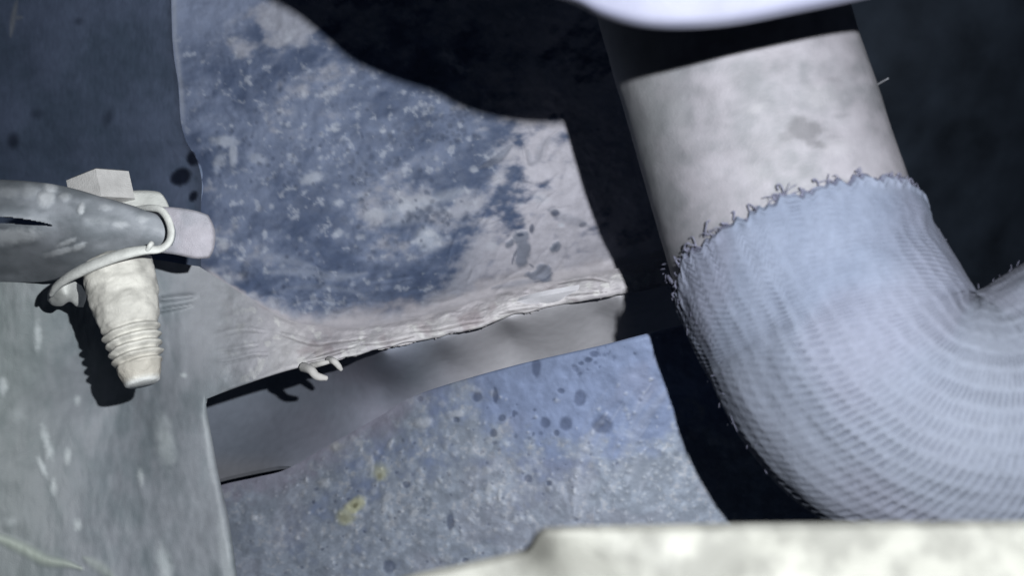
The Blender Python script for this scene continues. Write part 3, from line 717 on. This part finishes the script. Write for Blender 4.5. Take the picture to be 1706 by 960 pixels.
kc = mix(kc, lin(112, 108, 140) * .22, lipf * .65 * sstep(.3, .6, fbm(TH * 20, TH * 0, 2, 3, 4)))
V = SV.reshape(-1, 3)
# inner hem so that the cut end has thickness
hem = on_tube(S[:1] + .0003, TH[:1], Rs[:1] * 0 + RP - .0003).reshape(-1, 3)
V2 = np.vstack([V, hem]); C2 = np.vstack([kc.reshape(-1, 3), np.broadcast_to(lin(90, 84, 112) * .35, (nt_, 3))])
k = np.arange(nt_); k2 = (k + 1) % nt_
F = np.vstack([grid_faces(ns, nt_, wrap=True), np.stack([ns * nt_ + k, ns * nt_ + k2, k2, k], -1)])
sleeve = mesh_obj("sleeve", V2, F, M_knit, pipe, C2)
sleeve["label"] = "pale blue knitted fabric sleeve with frayed end"

# frayed yarn ends round the sleeve's cut edge and lint on its outside
TV, TF, off = [], [], 0
def add_thread(p, r):
    global off
    v, f = tube_mesh(p, r, 5); TV.append(v); TF.append(f + off); off += len(v)
for i in range(150):
    th = random.uniform(-2.2, 2.2); e = float((fbm(np.array([th * 9]), np.array([0.]), 1.0, 4, 3)[0] - .5) * .0030 + .0062 * (1 - math.cos(max(-1.9, min(1.9, th)))))
    s = s0 + e + random.uniform(-.0001, .0012); kx = random.choice([random.uniform(.0003, .0010), random.uniform(.0003, .0012), random.uniform(.001, .0026)]); ty = random.gauss(0, .05); curl = random.uniform(.0001, .0008)
    t = np.linspace(0, 1, 9)
    ss = s - kx * np.sin(t * random.uniform(1.2, 3.0)); tt_ = th + ty * t + .012 * np.sin(t * 5 + i)
    add_thread(on_tube(ss, tt_, RP + .0005 + curl * np.sin(t * 2.6)), random.uniform(.00004, .00015))
for i in range(170):
    th = random.choice([-1, 1]) * random.uniform(1.25, 2.0); s = random.uniform(s0 + .002, smax - .02)
    t = np.linspace(0, 1, 5); l = random.uniform(.0005, .0013)
    add_thread(on_tube(s + l * t * random.uniform(-.4, 1), th + random.gauss(0, .02) * t, RP + .0009 + random.uniform(.0002, .0007) * t), .00005)
fr_o = mesh_obj("frayed_yarn", np.vstack(TV), np.vstack(TF), M_knit, None, np.broadcast_to(lin(160, 162, 188) * .25, (off, 3)))
put_under(fr_o, sleeve); 
fr_o.matrix_parent_inverse = Matrix.Translation(-Vector(pipe.location)) @ Matrix.Translation(Vector((0, 0, 0)))
fr_o.matrix_parent_inverse = Matrix.Identity(4)
fr_o["kind"] = "stuff"
# one stray bristle by the metal part
q = spline([(1436, 160, .1640), (1450, 148, .1580), (1466, 138, .155), (1480, 130, .153)], 14)
tag(tube("fibre", W(q[:, 0], q[:, 1], q[:, 2]), np.linspace(.0003, .00012, 14), M_dust, None, 6, lin(150, 152, 160) * .35),
    "short pale loose fibre sticking out from the metal pipe", "fibre")

# ------------------------------------------------------------------ pale cover above, close to the lens
cov_pts_L = [(640, -420), (610, -260), (640, -147), (705, -118), (809, -42), (880, -12), (950, 8)]
def paint_cov(x, y): 
    n = fbm(x, y, 160, 3, 2)
    return mix(lin(190, 193, 222) * .165, lin(208, 211, 238) * .165, sstep(.3, .7, n))
d_cv = tps([(640, -420, .112), (640, -147, .111), (809, -42, .1085), (950, 8, .1065), (1060, 45, .106), (1222, 44, .1055), (1439, 0, .106), (1700, -60, .107), (1700, -420, .11), (1100, -300, .101), (1150, -60, .102)])
cover = sheet("plastic_cover", [(640, -420), (1170, -422), (1700, -420)],
      [(640, -150), (705, -120), (760, -80), (809, -42), (880, -15), (950, 4), (1000, 28), (1060, 45), (1130, 50), (1222, 43), (1330, 22), (1439, -1), (1700, -62)],
      [(640, -420), (615, -280), (640, -150)], [(1700, -420), (1702, -240), (1700, -62)], 6, d_cv, paint_cov, M_white, None, thick=.004, rnd=dict(b=20))
tag(cover, "smooth lilac white plastic cover with curved rim shading the beam and pipe", "cover")

# ------------------------------------------------------------------ washed out cream ledge below, closest to the lens
def paint_led(x, y):
    n = fbm(x, y, 60, 4, 1)
    return mix(lin(206, 206, 197) * .115, lin(222, 222, 212) * .145, sstep(.30, .70, n))
d_led = tps([(560, 990, .090), (700, 952, .089), (880, 918, .088), (896, 884, .086), (1300, 874, .085), (1900, 866, .085), (560, 1160, .078), (1200, 1160, .074), (1900, 1160, .074), (1300, 920, .0815)])
ledge = sheet("cast_ledge", [(560, 1004), (660, 970), (780, 944), (845, 930), (872, 922), (884, 910), (892, 896), (904, 887), (925, 884), (1100, 880), (1400, 876), (1900, 872)], [(560, 1160), (1200, 1161), (1900, 1160)],
      [(560, 1004), (560, 1160)], [(1900, 872), (1900, 1160)], 5, d_led, paint_led, M_cream, None, thick=.0012, rnd=dict(t=7), straight=True,
      relief=lambda x, y: (fbm(x, y, 90, 2, 4) - .5) * .0016)
tag(ledge, "cream coloured ledge washed out by the torch below the pipe", "ledge")
